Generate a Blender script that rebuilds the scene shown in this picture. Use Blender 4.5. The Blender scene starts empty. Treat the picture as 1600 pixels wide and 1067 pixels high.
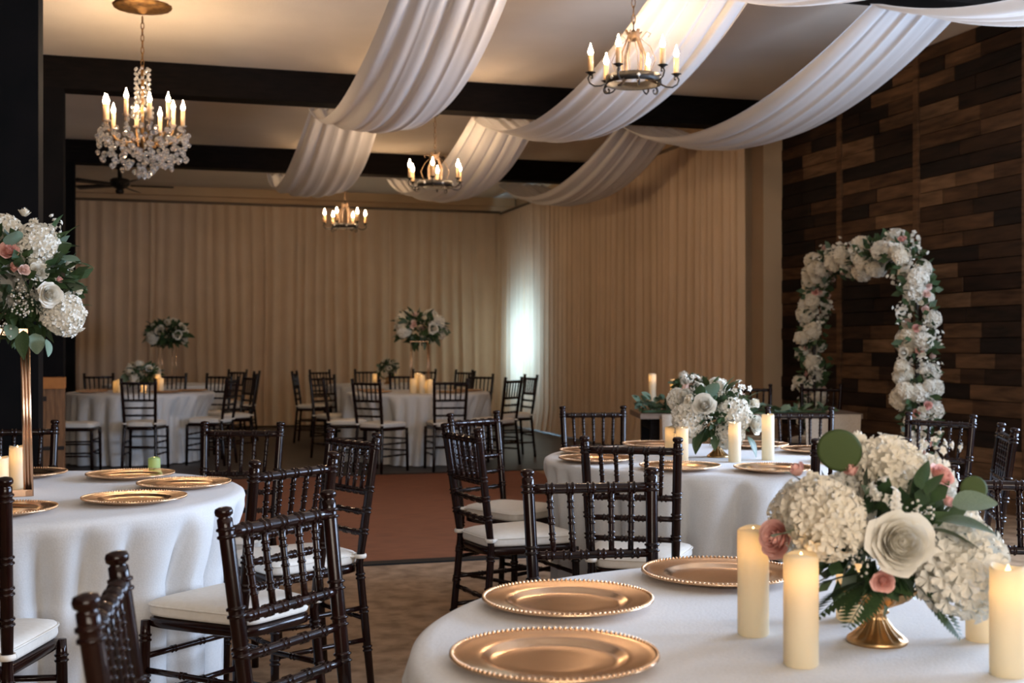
import bpy, math, random
from mathutils import Vector, Matrix, Euler
random.seed(7)
S = bpy.context.scene
COL = S.collection
PI = math.pi

# ------------------------------------------------------------------ camera
EYE = 1.27
cd = bpy.data.cameras.new('camera'); cam = bpy.data.objects.new('camera', cd); COL.objects.link(cam)
cam.location = (0, 0, EYE); cam.rotation_euler = (PI / 2, 0, 0)
cd.sensor_width = 36; cd.lens = 42.75; cd.shift_y = 8.5 / 1600
cd.clip_end = 100
cd.dof.use_dof = True; cd.dof.focus_distance = 3.5; cd.dof.aperture_fstop = 5.6
S.camera = cam
# ------------------------------------------------------------------ world, light, exposure
w = bpy.data.worlds.new('world'); S.world = w; w.use_nodes = True
w.node_tree.nodes['Background'].inputs[0].default_value = (.55, .7, 1, 1)
w.node_tree.nodes['Background'].inputs[1].default_value = .6
vs = S.view_settings
vs.view_transform = 'Standard'; vs.look = 'None'; vs.gamma = 1; vs.use_curve_mapping = False
vs.exposure = 0.0
BULB = 380.0          # chandelier bulb emission strength
DAY = (.57, .73, 1.0)

# room frame: a = across the room (to the right), b = along the room (away); turned against the camera
TH = math.radians(16.5); CO, SI = math.cos(TH), math.sin(TH)
def W(a, b, z=0.0): return Vector((a * CO - b * SI, a * SI + b * CO, z))
CEIL = 3.78
A_WOOD, A_CURT, B_BACK, A_LEFT, B_REAR = 6.2, 5.58, 19.55, -3.5, -3.0
BEAMS = (6.84, 11.27, 15.7)

def area_light(name, a, b, z, sx, sy, power, rot_to, col=DAY):
    l = bpy.data.lights.new(name, 'AREA'); l.shape = 'RECTANGLE'; l.size = sx; l.size_y = sy
    l.energy = power; l.color = col
    o = bpy.data.objects.new(name, l); COL.objects.link(o); o.location = W(a, b, z)
    d = (W(*rot_to) - o.location).normalized()
    o.rotation_euler = d.to_track_quat('-Z', 'Z').to_euler()
    return o
# daylight standing in the window openings (right wall beside the camera, curtained window), plus an added warm fill at the rear
area_light('daylight', A_WOOD + .35, 1.6, 1.9, 2.2, 2.1, 540, (0, 1.6, 2.6))
area_light('daylight', A_WOOD + .35, 4.6, 1.9, 2.2, 2.1, 560, (0, 4.6, 2.6))
area_light('daylight', .2, B_REAR - .35, 1.9, 3.4, 2.1, 235, (1.6, 3, 3.6), (1, .87, .73))  # warm frontal fill, added to lift the arch and ceiling
area_light('daylight', A_CURT + .5, 18.35, 1.35, 1.1, 1.4, 125, (0, 18.35, 1.35), (.38, .68, 1))

# ------------------------------------------------------------------ materials
MATS = {}
def mat(name, col, rough=.6, metal=0, col2=None, scale=8, detail=4, bump=0, bscale=None, coat=0, stretch=None, spec=.5, transl=0, sheen=0, ramp=(.35, .65), world=False):
    m = bpy.data.materials.new(name); m.use_nodes = True; nt = m.node_tree; N = nt.nodes; L = nt.links
    p = N['Principled BSDF']; out = N['Material Output']
    p.inputs['Base Color'].default_value = (*col, 1); p.inputs['Roughness'].default_value = rough
    p.inputs['Metallic'].default_value = metal; p.inputs['Coat Weight'].default_value = coat
    p.inputs['Coat Roughness'].default_value = .12; p.inputs['Specular IOR Level'].default_value = spec
    p.inputs['Sheen Weight'].default_value = sheen
    tc = None
    def noise(sc):
        nonlocal tc
        tc = tc or N.new('ShaderNodeNewGeometry' if world else 'ShaderNodeTexCoord'); src = tc.outputs['Position' if world else 'Object']
        n = N.new('ShaderNodeTexNoise'); n.inputs['Scale'].default_value = sc; n.inputs['Detail'].default_value = detail
        if stretch:
            mp = N.new('ShaderNodeMapping'); mp.inputs['Scale'].default_value = stretch
            L.new(src, mp.inputs['Vector']); L.new(mp.outputs[0], n.inputs['Vector'])
        else: L.new(src, n.inputs['Vector'])
        return n
    cs = None
    if col2:
        n = noise(scale); r = N.new('ShaderNodeValToRGB')
        r.color_ramp.elements[0].position = ramp[0]; r.color_ramp.elements[1].position = ramp[1]
        r.color_ramp.elements[0].color = (*col, 1); r.color_ramp.elements[1].color = (*col2, 1)
        L.new(n.outputs['Fac'], r.inputs[0]); L.new(r.outputs[0], p.inputs['Base Color']); cs = r.outputs[0]
    if bump:
        n = noise(bscale or scale); b = N.new('ShaderNodeBump'); b.inputs['Strength'].default_value = bump
        b.inputs['Distance'].default_value = .02
        L.new(n.outputs['Fac'], b.inputs['Height']); L.new(b.outputs[0], p.inputs['Normal'])
    if transl:
        t = N.new('ShaderNodeBsdfTranslucent'); t.inputs[0].default_value = (*col, 1)
        if cs: L.new(cs, t.inputs[0])
        mx = N.new('ShaderNodeMixShader'); mx.inputs[0].default_value = transl
        L.new(p.outputs[0], mx.inputs[1]); L.new(t.outputs[0], mx.inputs[2]); L.new(mx.outputs[0], out.inputs[0])
    MATS[name] = m
    return m
def emis(name, col, st):
    m = bpy.data.materials.new(name); m.use_nodes = True; N = m.node_tree.nodes
    e = N.new('ShaderNodeEmission'); e.inputs[0].default_value = (*col, 1); e.inputs[1].default_value = st
    m.node_tree.links.new(e.outputs[0], N['Material Output'].inputs[0]); MATS[name] = m; return m
M = MATS
mat('mahogany', (.007, .0022, .0016), .16, col2=(.016, .0045, .003), scale=30, stretch=(1, 1, .15), spec=.3)
mat('ivory_cushion', (.74, .70, .62), .8, col2=(.78, .74, .67), scale=60, bump=.05)
mat('white_linen', (.62, .62, .615), .85, col2=(.67, .67, .665), scale=180, bump=.08, sheen=.2)
mat('gold_charger', (.80, .52, .31), .2, metal=1, col2=(.86, .58, .36), scale=14)
mat('gold_vase', (.62, .40, .20), .36, metal=1, col2=(.48, .28, .12), scale=22)
mat('gold_rod', (.78, .50, .32), .25, metal=1)
mat('ceiling_paint', (.78, .68, .57), .9, col2=(.84, .74, .63), scale=1.4, bump=.1, bscale=55)
mat('beam_wood', (.0045, .0035, .003), .8, col2=(.009, .006, .005), scale=6, stretch=(1, 1, 6), spec=.1, bump=.2)
mat('black_post', (.0035, .0035, .0035), .85, col2=(.006, .005, .005), scale=5, spec=.08)
mat('sheer_white', (.80, .77, .75), .85, transl=.35, sheen=.2)
mat('curtain_sheer', (.74, .555, .38), .9, col2=(.78, .59, .41), scale=3, transl=.28)
mat('wall_tan', (.58, .42, .26), .85, col2=(.62, .45, .28), scale=3)
mat('wall_dark', (.035, .028, .024), .85, col2=(.05, .04, .03), scale=2)
mat('carpet', (.25, .155, .085), .98, col2=(.46, .30, .18), scale=9, detail=8, bump=.5, bscale=260)
mat('dance_floor', (.16, .048, .018), .75, col2=(.24, .08, .032), scale=5, stretch=(1, 9, 1), detail=6)
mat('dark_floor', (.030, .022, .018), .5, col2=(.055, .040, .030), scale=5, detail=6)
mat('trim_metal', (.008, .009, .010), .7, spec=.2)
PL = [((.008, .006, .005), (.020, .012, .009)), ((.020, .011, .007), (.060, .030, .016)), ((.055, .029, .015), (.17, .09, .045)),
      ((.035, .018, .010), (.11, .056, .028)), ((.010, .007, .005), (.035, .018, .011)), ((.08, .043, .022), (.23, .13, .068))]
for i, (c1, c2) in enumerate(PL): mat('plank%d' % i, c1, .75, col2=c2, scale=3.2, detail=9, stretch=(1, 1, 7), bump=.25, spec=.2, ramp=(.3, .72), world=True)
mat('iron', (.010, .009, .008), .5, metal=.3, col2=(.022, .016, .011), scale=30)
mat('rust_iron', (.10, .06, .035), .55, metal=.5, col2=(.22, .14, .08), scale=30)
mat('candle_sleeve', (.72, .50, .27), .6, transl=.2)
emis('bulb_glow', (1, .72, .45), BULB)
emis('flame_led', (1, .60, .25), 9)
emis('iron_bulb', (1, .68, .40), 430)
mat('wax_ivory', (.84, .76, .56), .55, transl=.30)
mat('wax_green', (.50, .66, .30), .4, transl=.4)
mat('old_gold', (.36, .19, .06), .4, metal=.8, col2=(.16, .08, .03), scale=25, bump=.5, bscale=30)
g = mat('crystal', (.95, .93, .90), .04); g.node_tree.nodes['Principled BSDF'].inputs['Transmission Weight'].default_value = .9
mat('petal_white', (.80, .76, .66), .65, transl=.18)
mat('petal_cream', (.78, .70, .55), .65, col2=(.83, .77, .64), scale=40, transl=.18)
mat('petal_pink', (.80, .40, .34), .6, col2=(.86, .55, .47), scale=40, transl=.15)
mat('petal_blush', (.82, .60, .52), .6, transl=.15)
mat('leaf_dark', (.030, .060, .024), .45, col2=(.055, .10, .035), scale=30)
mat('leaf_sage', (.12, .18, .12), .55, col2=(.17, .24, .16), scale=30)
mat('leaf_bright', (.032, .055, .008), .65, col2=(.055, .088, .014), scale=90, bump=.3)
mat('box_wood', (.15, .065, .022), .6, col2=(.24, .11, .04), scale=6, stretch=(6, 6, 1), detail=6)
mat('box_orange', (.36, .12, .02), .5, col2=(.44, .16, .03), scale=8)
mat('table_wood', (.13, .085, .055), .6, col2=(.20, .14, .10), scale=5, stretch=(1, 8, 8), detail=6)
mat('burlap', (.46, .38, .29), .9, col2=(.52, .44, .34), scale=90)
mat('rod_brown', (.16, .11, .07), .6)
mat('white_paint', (.6, .6, .58), .6)
gm = bpy.data.materials.new('window_glass'); gm.use_nodes = True
_n = gm.node_tree.nodes; _t = _n.new('ShaderNodeBsdfTransparent'); _g = _n.new('ShaderNodeBsdfGlossy'); _g.inputs['Roughness'].default_value = .02
_m = _n.new('ShaderNodeMixShader'); _m.inputs[0].default_value = .06
gm.node_tree.links.new(_t.outputs[0], _m.inputs[1]); gm.node_tree.links.new(_g.outputs[0], _m.inputs[2])
gm.node_tree.links.new(_m.outputs[0], _n['Material Output'].inputs[0]); MATS['window_glass'] = gm

# ------------------------------------------------------------------ mesh building
class MB:
    def __init__(s): s.v = []; s.f = []
    def add(s, vs, fs):
        o = len(s.v); s.v += [tuple(v) for v in vs]; s.f += [tuple(i + o for i in f) for f in fs]; return s
    def box(s, c, d, rz=0):
        cx, cy, cz = c; x, y, z = d[0] / 2, d[1] / 2, d[2] / 2; r = Matrix.Rotation(rz, 3, 'Z')
        vs = [Vector((cx, cy, cz)) + r @ Vector((i * x, j * y, k * z)) for i in (-1, 1) for j in (-1, 1) for k in (-1, 1)]
        return s.add(vs, [(0, 1, 3, 2), (4, 6, 7, 5), (0, 4, 5, 1), (2, 3, 7, 6), (0, 2, 6, 4), (1, 5, 7, 3)])
    def tube(s, pts, rad, n=8, caps=True, flat=None):
        pts = [Vector(p) for p in pts]; k = len(pts)
        if not hasattr(rad, '__len__'): rad = [rad] * k
        vs = []; t0 = (pts[1] - pts[0]).normalized()
        u = t0.orthogonal().normalized() if flat is None else (Vector(flat) - t0 * Vector(flat).dot(t0)).normalized()
        for i in range(k):
            t = (pts[min(i + 1, k - 1)] - pts[max(i - 1, 0)])
            t = t.normalized() if t.length > 1e-9 else t0
            u = (u - t * u.dot(t)); u = u.normalized() if u.length > 1e-6 else t.orthogonal().normalized()
            w_ = t.cross(u); r = rad[i]; ru, rw = (r if hasattr(r, '__len__') else (r, r))
            for j in range(n):
                a = 2 * PI * j / n; vs.append(pts[i] + u * math.cos(a) * ru + w_ * math.sin(a) * rw)
        fs = [(i * n + j, i * n + (j + 1) % n, (i + 1) * n + (j + 1) % n, (i + 1) * n + j) for i in range(k - 1) for j in range(n)]
        if caps: fs += [tuple(reversed(range(n))), tuple((k - 1) * n + j for j in range(n))]
        return s.add(vs, fs)
    def lathe(s, prof, n=24, c=(0, 0, 0), wob=None):
        vs = []; cx, cy, cz = c
        for r, z in prof:
            for j in range(n):
                a = 2 * PI * j / n; q = r * (wob(a, r, z) if wob else 1)
                vs.append((cx + q * math.cos(a), cy + q * math.sin(a), cz + z))
        fs = [(i * n + j, i * n + (j + 1) % n, (i + 1) * n + (j + 1) % n, (i + 1) * n + j) for i in range(len(prof) - 1) for j in range(n)]
        return s.add(vs, fs)
    def grid(s, fn, nu, nv):
        vs = [fn(i / nu, j / nv) for i in range(nu + 1) for j in range(nv + 1)]; k = nv + 1
        return s.add(vs, [(i * k + j, (i + 1) * k + j, (i + 1) * k + j + 1, i * k + j + 1) for i in range(nu) for j in range(nv)])
    def ball(s, c, r, n=6, m=4):
        c = Vector(c)
        pr = [(max(math.sin(PI * i / m), .001) * r, -math.cos(PI * i / m) * r) for i in range(m + 1)]
        return s.lathe(pr, n, c)
    def mesh(s, name, m, smooth=True):
        me = bpy.data.meshes.new(name); me.from_pydata(s.v, [], s.f); me.update()
        for q in ([m] if isinstance(m, str) else m): me.materials.append(M[q])
        if smooth: me.polygons.foreach_set('use_smooth', [True] * len(me.polygons))
        return me
    def build(s, name, m, parent=None, smooth=True): return ob(name, s.mesh(name, m, smooth), parent)
def ob(name, data, parent=None, loc=None, rot=None, sc=None):
    o = bpy.data.objects.new(name, data); COL.objects.link(o)
    if parent: o.parent = parent
    if loc is not None: o.location = loc
    if rot is not None: o.rotation_euler = rot
    if sc is not None: o.scale = sc if hasattr(sc, '__len__') else (sc, sc, sc)
    return o
def tag(o, label, cat, group=None, kind=None):
    o['label'] = label
    if cat: o['category'] = cat
    if group: o['group'] = group
    if kind: o['kind'] = kind
    return o
def thing(name, label, cat, loc, rz=0, group=None):
    o = bpy.data.objects.new(name, None); COL.objects.link(o); o.location = loc; o.rotation_euler = (0, 0, rz)
    o.empty_display_size = .1
    return tag(o, label, cat, group)
def struct(o, label=None):
    o['kind'] = 'structure'
    if label: o['label'] = label
    return o
def face(fx, fy): return math.atan2(-fx, fy)
def autosmooth(me, ang=40):
    try: me.set_sharp_from_angle(angle=math.radians(ang))
    except Exception: pass
    return me

# ------------------------------------------------------------------ shell
def quad_slab(name, a0, a1, b0, b1, z0, z1, m, label=None, parent=None):
    mb = MB(); mb.box(((a0 + a1) / 2, (b0 + b1) / 2, (z0 + z1) / 2), (a1 - a0, b1 - b0, z1 - z0))
    o = mb.build(name, m, parent, smooth=False)
    if parent is None: o.rotation_euler = (0, 0, TH); struct(o, label)
    return o
quad_slab('floor', A_LEFT - .3, A_WOOD + .6, B_REAR - .3, B_BACK + .6, -.2, 0, 'carpet', 'mottled tan-brown carpet across the near half of the hall')
quad_slab('floor', -2.2, 3.75, 7.07, 11.93, 0, .004, 'dance_floor', 'reddish-brown wooden dance floor in the middle of the hall')
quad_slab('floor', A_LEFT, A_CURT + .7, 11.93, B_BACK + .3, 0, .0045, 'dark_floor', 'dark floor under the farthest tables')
quad_slab('trim_1', -2.2, 3.75, 6.99, 7.10, 0, .010, 'trim_metal', 'dark metal edge strip between the carpet and the dance floor')
quad_slab('trim_2', -2.2, A_CURT, 11.90, 11.96, 0, .009, 'trim_metal', 'dark edge strip at the far side of the dance floor')
quad_slab('ceiling', A_LEFT - .3, A_WOOD + .6, B_REAR - .3, B_BACK + .6, CEIL, CEIL + .2, 'ceiling_paint', 'pale matt ceiling lit warm by the chandeliers')
quad_slab('wall_back', A_LEFT - .3, A_WOOD + .6, B_BACK + .25, B_BACK + .45, 0, CEIL, 'wall_tan', 'tan far wall behind the pleated drapes')
quad_slab('wall_left', A_LEFT - .2, A_LEFT, B_REAR, B_BACK + .25, 0, CEIL, 'wall_dark', 'dark wall on the left side')
def wall_with_holes(name, along, plane, t, lo, hi, holes, m, label):
    """upright wall, built of blocks around rectangular window openings"""
    mb = MB(); cuts = sorted(holes); p = lo
    def blk(u0, u1, z0, z1):
        if u1 - u0 < 1e-4 or z1 - z0 < 1e-4: return
        c = ((u0 + u1) / 2, plane + t / 2, (z0 + z1) / 2); d = (u1 - u0, t, z1 - z0)
        if along == 'b': c = (c[1], c[0], c[2]); d = (d[1], d[0], d[2])
        mb.box(c, d)
    for u0, u1, z0, z1 in cuts:
        blk(p, u0, 0, CEIL); blk(u0, u1, 0, z0); blk(u0, u1, z1, CEIL); p = u1
    blk(p, hi, 0, CEIL)
    o = mb.build(name, m, None, False); o.rotation_euler = (0, 0, TH); return struct(o, label)
def window(n, along, plane, u0, u1, z0, z1, label):
    def to(u, p): return (p, u) if along == 'b' else (u, p)
    r = thing('window_%d' % n, label, None, (0, 0, 0), TH); r['kind'] = 'structure'
    def bar(nm, u, z, du, dz, m='white_paint', t=.05):
        d = (t, du, dz) if along == 'b' else (du, t, dz)
        MB().box((*to(u, plane), z), d).build(nm, m, r, False)
    um, zm = (u0 + u1) / 2, (z0 + z1) / 2
    for u in (u0, um, u1): bar('window_frame', u, zm, .06, z1 - z0)
    for z in (z0, zm, z1): bar('window_frame', um, z, u1 - u0, .06)
    for u in ((u0 + um) / 2, (u1 + um) / 2):
        for z in ((z0 + zm) / 2, (z1 + zm) / 2): bar('pane', u, z, (u1 - u0) / 2 - .06, (z1 - z0) / 2 - .06, 'window_glass', .006)
wall_with_holes('wall_right', 'b', A_WOOD + .03, .25, B_REAR, 11.45, [(.5, 2.7, .9, 3.0), (3.5, 5.7, .9, 3.0)], 'plank0', 'dark timber-clad wall on the right side')
wall_right = bpy.data.objects['wall_right']
window(1, 'b', A_WOOD + .15, .5, 2.7, .9, 3.0, 'white framed window in the right wall beside the camera')
window(2, 'b', A_WOOD + .15, 3.5, 5.7, .9, 3.0, 'white framed window in the right wall before the planks')
wall_with_holes('wall_rear', 'a', B_REAR - .25, .25, A_LEFT, A_WOOD + .3, [(-1.6, 2.0, .9, 3.0)], 'wall_tan', 'tan wall behind the camera')
window(3, 'a', B_REAR - .12, -1.6, 2.0, .9, 3.0, 'white framed window in the wall behind the camera')
wall_with_holes('wall_alcove', 'b', A_CURT + .35, .2, 11.45, B_BACK + .3, [(17.6, 19.1, .6, 2.2)], 'wall_tan', 'tan side wall behind the pleated drapes')
window(4, 'b', A_CURT + .40, 17.6, 19.1, .6, 2.2, 'daylit window glowing through the sheer side drapes')
quad_slab('wall_return', 5.66, 6.02, 11.45, 11.6, 0, CEIL, 'wall_tan', 'shaded tan strip of wall beside the curtain end')
quad_slab('trim_3', 6.0, 6.215, 11.2, 11.45, 0, CEIL, 'wall_tan', 'tan square pilaster at the end of the plank wall')
MB().box((5.70, 11.43, 2.0), (.05, .03, .08)).build('wall_switch', 'iron', None, False)
o = bpy.data.objects['wall_switch']; o.rotation_euler = (0, 0, TH); tag(o, 'small dark switch on the tan wall beside the curtain end', 'switch')

# planks on the right wall: rows of uneven boards between upright battens
rows = 31; rh = CEIL / rows; bats = [6.1, 7.55, 8.9, 10.1, 11.27]
pm = {}
rng = random.Random(3); cnt = 0
for r in range(rows):
    for k in range(4):
        lo, hi = bats[k] + .035, bats[k + 1] - .035
        n = rng.choice((2, 2, 2, 3)) if k < 3 else 2
        cut = [lo] + sorted(lo + (hi - lo) * (q + 1 + rng.uniform(-.28, .28)) / n for q in range(n - 1)) + [hi]
        for c0, c1 in zip(cut, cut[1:]):
            if cnt >= 294: break
            cnt += 1
            mi = rng.choices(range(6), (5, 4, 3, 4, 4, 2))[0]; t = rng.uniform(.012, .026)
            key = mi
            if key not in pm: pm[key] = MB().box((0, 0, 0), (1, 1, 1)).mesh('plank', 'plank%d' % mi, False)
            ob('plank', pm[key], wall_right, (A_WOOD + .03 - t / 2, (c0 + c1) / 2, rh * (r + .5)), None, (t, c1 - c0 - .006, rh - .007))
bm_ = MB().box((0, 0, 0), (.022, .07, CEIL)).mesh('batten', 'plank5', False)
for i, b in enumerate(bats): ob('batten', MB().box((0, 0, 0), (.034, .07, CEIL - .004)).mesh('batten', 'plank2', False), wall_right, (A_WOOD + .013, b, CEIL / 2))

# ceiling beams and posts
PE = (-.56, -.73, -.895)
for i, b in enumerate(BEAMS):
    hi = A_WOOD if i < 2 else A_CURT + .3
    where = ('nearest the camera, above the plank wall', 'in the middle of the hall, reaching the tan pilaster', 'nearest the far drapes')[i]
    quad_slab('beam', PE[i] - .45, hi, b - .12, b + .12, CEIL - .28, CEIL + .001, 'beam_wood'); o = COL.objects[-1]
    del o['kind']; tag(o, 'dark ceiling beam ' + where, 'beam', 'dark ceiling beams')
    ww = (.6, .32, .3)[i]
    quad_slab('post', PE[i] - ww, PE[i], b - .14, b + .14, 0, CEIL - .28, 'black_post'); o = COL.objects[-1]
    del o['kind']; tag(o, 'black square post at the left edge, ' + ('wide and nearest', 'second, under the middle beam', 'farthest, beside the far drapes')[i], 'post', 'black posts on the left')

# ------------------------------------------------------------------ pleated wall drapes
def drape_panel(name, p0, p1, z0, z1, label, seed, group, fold=.085, m='curtain_sheer'):
    rg = random.Random(seed); p0 = Vector(p0); p1 = Vector(p1); L = (p1 - p0).length; d = (p1 - p0).normalized(); nrm = Vector((d.y, -d.x, 0))
    xs = [0.0]
    while xs[-1] < L: xs.append(xs[-1] + fold * rg.uniform(.55, 1.6))
    am = [rg.uniform(.012, .042) for _ in xs]
    pts = []
    for i in range(len(xs) - 1):
        for k in range(5):
            t = k / 5; x = xs[i] + (xs[i + 1] - xs[i]) * t
            if x <= L: pts.append((x, am[i] * math.sin(PI * t) ** 1.3 * (1 if i % 2 else -.55)))
    nz = 10; mb = MB(); H = z1 - z0
    vs = []
    for x, h in pts:
        for j in range(nz + 1):
            v = j / nz; z = z1 - H * v
            fl = h * (.65 + .6 * v) + (.05 * max(0, v - .93) / .07 * (1 if h > 0 else .5))
            q = p0 + d * (x + .012 * math.sin(v * 5 + x * 3)) + nrm * fl
            vs.append((q.x, q.y, z))
    k = nz + 1
    mb.add(vs, [(i * k + j, (i + 1) * k + j, (i + 1) * k + j + 1, i * k + j + 1) for i in range(len(pts) - 1) for j in range(nz)])
    o = mb.build(name, m)
    return tag(o, label, 'curtain', group)
G1 = 'sheer drapes on the far wall'; G2 = 'sheer drapes on the right side'
ba = [-3.3, -.35, 1.72, 3.7, A_CURT]
lb = ['far-wall tan sheer drape hidden mostly behind the black posts', 'far-wall tan sheer drape behind the far left tables', 'far-wall tan sheer drape between the two far tables', 'far-wall tan sheer drape meeting the corner, behind the tall centrepiece']
for i in range(4):
    drape_panel('wall_drape', W(ba[i], B_BACK), W(ba[i + 1] + .03, B_BACK), .03, 3.5, lb[i], 11 + i, G1)
bb_ = [B_BACK, 16.9, 14.7, 12.7, 10.86]
lb = ['right-side sheer drape glowing with daylight from a window behind', 'right-side tan sheer drape next to the glowing one', 'right-side tan sheer drape, third from the corner', 'right-side tan sheer drape nearest the pilaster, with its free edge']
for i in range(4):
    drape_panel('wall_drape', W(A_CURT, bb_[i]), W(A_CURT, bb_[i + 1] - .03), .03, 3.47, lb[i], 31 + i, G2, m='curtain_sheer')
def rod(p0, p1, label):
    o = MB().tube([p0, p1], .02, 8).build('curtain_rod', 'rod_brown'); tag(o, label, 'curtain rod')
rod(W(-3.3, B_BACK - .02, 3.515), W(A_CURT, B_BACK - .02, 3.515), 'thin dark rod carrying the far-wall drapes')
rod(W(A_CURT - .02, B_BACK - .12, 3.485), W(A_CURT - .02, 10.84, 3.485), 'thin dark rod carrying the right-side drapes')
quad_slab('trim_4', A_LEFT, A_CURT + .3, B_BACK + .15, B_BACK + .27, CEIL - .14, CEIL, 'wall_tan', 'plain cornice above the far drapes')

# ------------------------------------------------------------------ ceiling swags
def swag(a, b0, b1, label, seed, wdt=.37, sag=.46):
    rg = random.Random(seed); ph = [rg.uniform(0, 6.28) for _ in range(4)]; zt = CEIL - .30
    def fn(u, v):          # u along, v across
        s = u * 2 - 1; c = 1 - s * s
        ww = wdt * (.90 + .16 * c) ; x = (v * 2 - 1)
        z = zt - sag * c - .012
        f = math.sin(v * 38 + ph[0] + .5 * u) + .8 * math.sin(v * 23 + ph[1] + .6 * u) + .35 * math.sin(v * 67 + ph[2])
        z += f * .010 * (1 - .3 * c) + .05 * c * abs(x) ** 3 - .05 * c * (1 - x * x)
        z = min(z, zt - .004)
        return tuple(W(a + x * ww + .01 * math.sin(v * 33 + ph[3]), b0 + (b1 - b0) * u, z))
    o = MB().grid(fn, 36, 90).build('ceiling_swag', 'sheer_white')
    tag(o, label, 'drape', 'white ceiling swags')
nm = ('left', 'middle', 'right')
for i, a in enumerate((1.726, 3.27, 4.755)):
    swag(a, BEAMS[0] - 4.43, BEAMS[0], ('left', 'middle', 'right')[i] + ' row of white ceiling swags, the length nearest the camera overhead', 50 + i)
    swag(a, BEAMS[0], BEAMS[1], 'large white ceiling swag in the ' + nm[i] + ' row, in front of the middle beam', 60 + i)
    swag(a, BEAMS[1], BEAMS[2], 'smaller white ceiling swag in the ' + nm[i] + ' row, between the middle and far beams', 70 + i)

# ------------------------------------------------------------------ chiavari chair
def turned(p0, p1, r, rings, rr=1.26, ends=None, n=10, eps=.004):
    """straight turned member with double rings at the given fractions"""
    p0, p1 = Vector(p0), Vector(p1); L = (p1 - p0).length; ts = [(0, r * (ends or 1)), (1, r * (ends or 1))]
    for t in rings:
        for o_ in (-.0075, .0075):
            c = t + o_ / L
            ts += [(c - eps * 1.15 / L, r), (c - eps / L, r), (c - eps * .45 / L, r * rr), (c + eps * .45 / L, r * rr), (c + eps / L, r), (c + eps * 1.15 / L, r)]
    ts.sort()
    return [p0.lerp(p1, t) for t, _ in ts], [q for _, q in ts]
def chair_parts():
    P = []
    def part(nm, mb, m='mahogany', label=None, sub=None): P.append((nm, mb.mesh(nm, m), label, sub))
    zS, zT = .455, .922
    def back(s, z):      # point on the rear post
        if z < zS: t = z / zS; return Vector((s * (.172 - .018 * t), -.225 + .04 * t, z))
        t = (z - zS) / (zT - zS); return Vector((s * (.154 + .015 * t), -.185 - .065 * t, z))
    for s in (-1, 1):
        a, ra = turned(back(s, 0), back(s, zS), .0155, (.3, .62, .9), ends=.9)
        b, rb = turned(back(s, zS), back(s, zT), .0165, (.26, .43, .60, .94))
        tp = back(s, zT); d = (back(s, zT) - back(s, .8)).normalized()
        fin = [(.004, .012), (.009, .0185), (.016, .0195), (.022, .017), (.025, .008)]
        part('back_post', MB().tube(a + b[1:] + [tp + d * q for q, _ in fin], ra + rb[1:] + [q for _, q in fin], 10))
    for s in (-1, 1):
        a, ra = turned((s * .196, .190, 0), (s * .190, .185, .44), .016, (.35, .60, .88), ends=.9)
        part('front_leg', MB().tube(a, ra, 10))
    # seat frame (trapezoid) and cushion
    def outline(k, f):
        pts = []
        for i in range(40):
            a = 2 * PI * i / 40; c, s_ = math.cos(a), math.sin(a)
            x = math.copysign(abs(c) ** .32, c); y = math.copysign(abs(s_) ** .32, s_)
            pts.append(((.168 + .028 * y) * x * k, y * .195 * k + f))
        return pts
    def slab(layers):
        mb = MB(); vs = []
        for k, z in layers: vs += [(x, y, z) for x, y in outline(k, 0)]
        n = 40; fs = [(i * n + j, i * n + (j + 1) % n, (i + 1) * n + (j + 1) % n, (i + 1) * n + j) for i in range(len(layers) - 1) for j in range(n)]
        fs += [tuple(reversed(range(n))), tuple((len(layers) - 1) * n + j for j in range(n))]
        return mb.add(vs, fs)
    part('seat_frame', slab([(.98, .420), (1.03, .424), (1.03, .448), (.98, .452)]))
    cu = slab([(.95, .453), (1.02, .458), (1.035, .466), (1.03, .480), (1.035, .488), (1.0, .497), (.85, .506), (.55, .511), (.2, .512)])
    pip = MB(); o1 = outline(1.038, 0)
    pip.tube([(x, y, .488) for x, y in o1] + [(o1[0][0], o1[0][1], .488)], .0035, 5, False)
    part('cushion', cu, 'ivory_cushion', 'ivory seat cushion', ('piping', pip.mesh('piping', 'ivory_cushion')))
    for s in (-1, 1):
        c = back(s, .485); mb = MB()
        mb.tube([c + Vector((math.cos(a) * .020, math.sin(a) * .020, 0)) for a in [2 * PI * i / 10 for i in range(11)]], [(.004, .009)] * 11, 6, False, flat=(1, 0, 0))
        mb.tube([c + Vector((0, .018, 0)), c + Vector((-s * .02, .05, -.002))], (.006), 5)
        part('cushion_tie', mb, 'ivory_cushion', 'ivory cushion tie')
    for nm, z, r, ring in (('top_rail', .894, .0135, 6), ('lower_rail', .722, .0115, 6), ('back_rail', .645, .0105, 4), ('back_rail', .568, .0105, 4)):
        a, ra = turned(back(-1, z), back(1, z), r, [(i + 1) / (ring + 1) for i in range(ring)] if nm != 'top_rail' else [i / 6 for i in range(1, 6)], rr=1.28, n=8, eps=.004)
        part(nm, MB().tube(a, ra, 8))
    for i in range(5):
        t = (i + 1) / 6
        p0 = back(-1, .722).lerp(back(1, .722), .5 + (t - .5) * .96); p1 = back(-1, .894).lerp(back(1, .894), t)
        a, ra = turned(p0, p1, .0078, (.28, .52, .76), rr=1.3, eps=.0035)
        part('spindle', MB().tube(a, ra, 7))
    fl = lambda s, z: Vector((s * .193, .188, z))
    for s in (-1, 1):
        for z in (.29, .17):
            a, ra = turned(back(s, z), fl(s, z), .0095, (.3, .6), eps=.004); part('side_stretcher', MB().tube(a, ra, 7))
    for z in (.33, .21):
        a, ra = turned(fl(-1, z), fl(1, z), .0095, (.3, .6), eps=.004); part('front_stretcher', MB().tube(a, ra, 7))
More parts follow.
